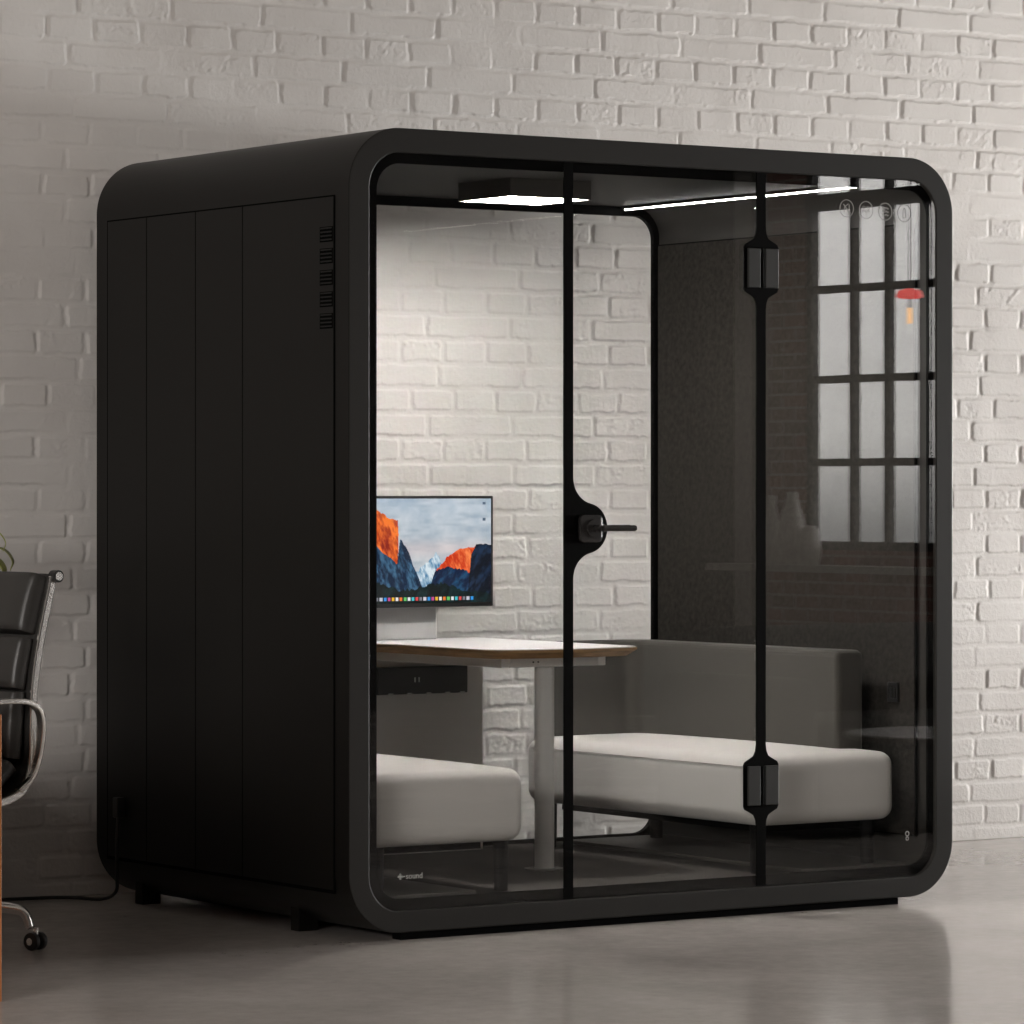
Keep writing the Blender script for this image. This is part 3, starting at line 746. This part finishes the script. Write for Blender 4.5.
for k in range(12):
    a = 2*PI*k/12+rg.uniform(-.2, .2); h = rg.uniform(.98, 1.10); rd = rg.uniform(.10, .17)
    if k in (0, 1, 11): a, rd, h = {-1: 0, 0: -.60, 1: -.45, 11: -.75}[k], {0: .218, 1: .195, 11: .20}[k], {0: 1.045, 1: 1.10, 11: 1.02}[k]
    d = Vector((math.cos(a), math.sin(a), 0)); b0 = Vector((-.60, 1.33, .28))
    tip = b0+d*rd; tip.z = h
    bm = bmesh.new(); tube(bm, spline([b0, b0+d*.02+Vector((0, 0, .4)), tip-d*.06+Vector((0, 0, .0))], 6), .0035, 6); st = obj('stem', bm, M['stem'], pt, smooth=True)
    bm = bmesh.new(); pth = [tip-d*.06, tip-d*.03+Vector((0, 0, .03)), tip+Vector((0, 0, .02)), tip+d*.02-Vector((0, 0, .01)), tip+d*.012-Vector((0, 0, .035))]
    sp = spline(pth, 4); side = Vector((-d.y, d.x, 0)); Ls = []
    for i, p in enumerate(sp):
        w = .034*math.sin(PI*(i+.6)/(len(sp)+.4)); Ls.append([bm.verts.new(p+side*w), bm.verts.new(p+Vector((0, 0, -.004))), bm.verts.new(p-side*w)])
    for p, q in zip(Ls, Ls[1:]):
        bm.faces.new((p[0], p[1], q[1], q[0])); bm.faces.new((p[1], p[2], q[2], q[1]))
    lf = obj('leaf', bm, M['leaf'], pt, smooth=True); sd = lf.modifiers.new('solid', 'SOLIDIFY'); sd.thickness = .0012

# ------------------------------------------------------------------ seen only in the glass: things at the window
def vase(x, y, prof, label):
    bm = bmesh.new(); lathe(bm, [(r, z+.8155) for r, z in prof], x, y, 32)
    o = obj('vase', bm, M['vase'], None, smooth=True); tag(o, label, 'vase', 'ceramic vases on the window sill')
vase(8.76, -9.48, [(.05, 0), (.07, .10), (.062, .2), (.035, .29), (.026, .35), (.03, .40)], 'tall grey vase at the far end of the window sill, reflected beside the hinge strip')
vase(8.76, -9.29, [(.055, 0), (.092, .12), (.086, .2), (.055, .31), (.034, .37), (.032, .42)], 'tallest grey bottle-shaped vase, middle of the three mirrored in the glass')
vase(8.76, -9.12, [(.05, 0), (.066, .06), (.06, .14), (.045, .2), (.03, .225)], 'short grey vase, nearest the window panes in the mirrored row')
for m_ in ('vase',): pass
pl_ = empty('pendant_lamp', (8.4, -7.79, 2.20), 'small red pendant lamp with amber tube, mirrored in the glass front', 'lamp')
bm = bmesh.new(); lathe(bm, [(.055, 2.285), (.075, 2.295), (.065, 2.325), (.02, 2.34)], 8.4, -7.79, 20); obj('lamp_shade', bm, M['redshade'], pl_)
bm = bmesh.new(); tube(bm, [(8.4, -7.79, 2.15), (8.4, -7.79, 2.235)], .014, 12); obj('lamp_tube', bm, M['amber'], pl_)
bm = bmesh.new(); tube(bm, [(8.4, -7.79, 2.34), (8.4, -7.79, ZC)], .004, 6); tube(bm, [(8.4, -7.79, 2.235), (8.4, -7.79, 2.2849)], .006, 6); obj('cord', bm, M['black'], pl_)
ct = empty('coffee_table', (2.8, -.76, FZ), 'low round dark coffee table mirrored at the lower right of the glass', 'table')
bm = bmesh.new(); lathe(bm, [(.36, .435), (.37, .45), (.36, .455)], 2.8, -.76, 40); obj('tabletop', bm, simple('grey_tabletop', (.05, .046, .042), .35), ct)
bm = bmesh.new(); tube(bm, [(2.8, -.76, .03), (2.8, -.76, .4349)], .025, 16); obj('leg', bm, M['black'], ct)
bm = bmesh.new(); lathe(bm, [(.16, FZ), (.16, .020), (.03, .030)], 2.8, -.76, 32); obj('foot_plate', bm, M['black'], ct)

sf = empty('lounge_sofa', (3.7, -2.25, FZ), 'low dark lounge sofa mirrored at the lower right of the glass front', 'sofa')
SM = simple('dark_sofa_fabric', (.012, .011, .010), .9)
obj('seat', softbox(3.13, 4.27, -2.45, -1.86, .03, .42, .05, .012), SM, sf, smooth=True)
obj('backrest', softbox(3.13, 4.27, -2.70, -2.46, .03, .74, .07, .0), SM, sf, smooth=True)
for xa in (2.98, 4.275): obj('armrest', softbox(xa, xa+.145, -2.70, -1.88, .03, .58, .05, .0), SM, sf, smooth=True)
for xa in (3.08, 4.3):
    for ya in (-1.95, -2.6):
        b = bmesh.new(); tube(b, [(xa, ya, FZ), (xa, ya, .0299)], [.014, .02], 12); obj('leg', b, M['black'], sf)

# ------------------------------------------------------------------ daylight
w = bpy.data.worlds.new('World'); bpy.context.scene.world = w; w.use_nodes = True; nt = w.node_tree
bg = nt.nodes['Background']; tc = nt.nodes.new('ShaderNodeTexCoord'); sp = nt.nodes.new('ShaderNodeSeparateXYZ')
nt.links.new(tc.outputs['Generated'], sp.inputs[0])
mr = nt.nodes.new('ShaderNodeMapRange'); mr.inputs['From Min'].default_value = -.06; mr.inputs['From Max'].default_value = .06
nt.links.new(sp.outputs[2], mr.inputs[0])
r = ramp(nt, mr.outputs[0], [(0, (.18, .178, .175)), (.42, (.27, .265, .26)), (.62, (.80, .775, .75)), (1, (1, .965, .94))])
nt.links.new(r.outputs[0], bg.inputs[0]); bg.inputs[1].default_value = 6.7
def portal(x, y0, y1, z0, z1, rz):
    l = bpy.data.lights.new('portal', 'AREA'); l.shape = 'RECTANGLE'; l.size = y1-y0; l.size_y = z1-z0; l.cycles.is_portal = True
    o = bpy.data.objects.new('window_portal', l); C.objects.link(o); o.location = (x, (y0+y1)/2, (z0+z1)/2); o.rotation_euler = (PI/2, 0, rz)
for y0, y1 in ((-9.36, -4.87), (-4.2, .9)): portal(XW+.2, y0, y1, .9, 3.45, PI/2)
for y0, y1 in ((-7.4, -3.0),): portal(XL-.2, y0, y1, .9, 3.45, -PI/2)

def fill_area(x, y0, y1, z0, z1, rz, power, col):  # area lamp added outside a window to boost the world's daylight
    l = bpy.data.lights.new('sky', 'AREA'); l.shape = 'RECTANGLE'; l.size = y1-y0; l.size_y = z1-z0; l.energy = power; l.color = col
    o = bpy.data.objects.new('daylight_fill', l); C.objects.link(o); o.location = (x, (y0+y1)/2, (z0+z1)/2); o.rotation_euler = (PI/2, 0, rz)
fill_area(XW+.9, -1.6, .9, .95, 1.65, PI/2, 1170, (1, .99, .972))
fill_area(XL-.9, -7.4, -3.0, 2.2, 3.4, -PI/2, 1000, (1, .945, .90))
# ------------------------------------------------------------------ camera
cam = bpy.data.cameras.new('camera'); co_ = bpy.data.objects.new('camera', cam); C.objects.link(co_)
f_px = 4105.03; cam.sensor_width = 36; cam.lens = 36*f_px/1024; cam.shift_y = -(512-491.84)/1024*-1*-1
cam.shift_y = (491.84-512)/1024
co_.location = (-5.8531, -9.4668, 1.2355); co_.rotation_euler = (PI/2, 0, -.5934); cam.clip_end = 100
sc = bpy.context.scene; sc.camera = co_
sc.view_settings.view_transform = 'Standard'; sc.view_settings.look = 'None'; sc.view_settings.gamma = 1; sc.view_settings.use_curve_mapping = False
sc.view_settings.exposure = 0.0
sc.cycles.max_bounces = 10; sc.cycles.transparent_max_bounces = 24; sc.cycles.diffuse_bounces = 5; sc.cycles.sample_clamp_indirect = 8
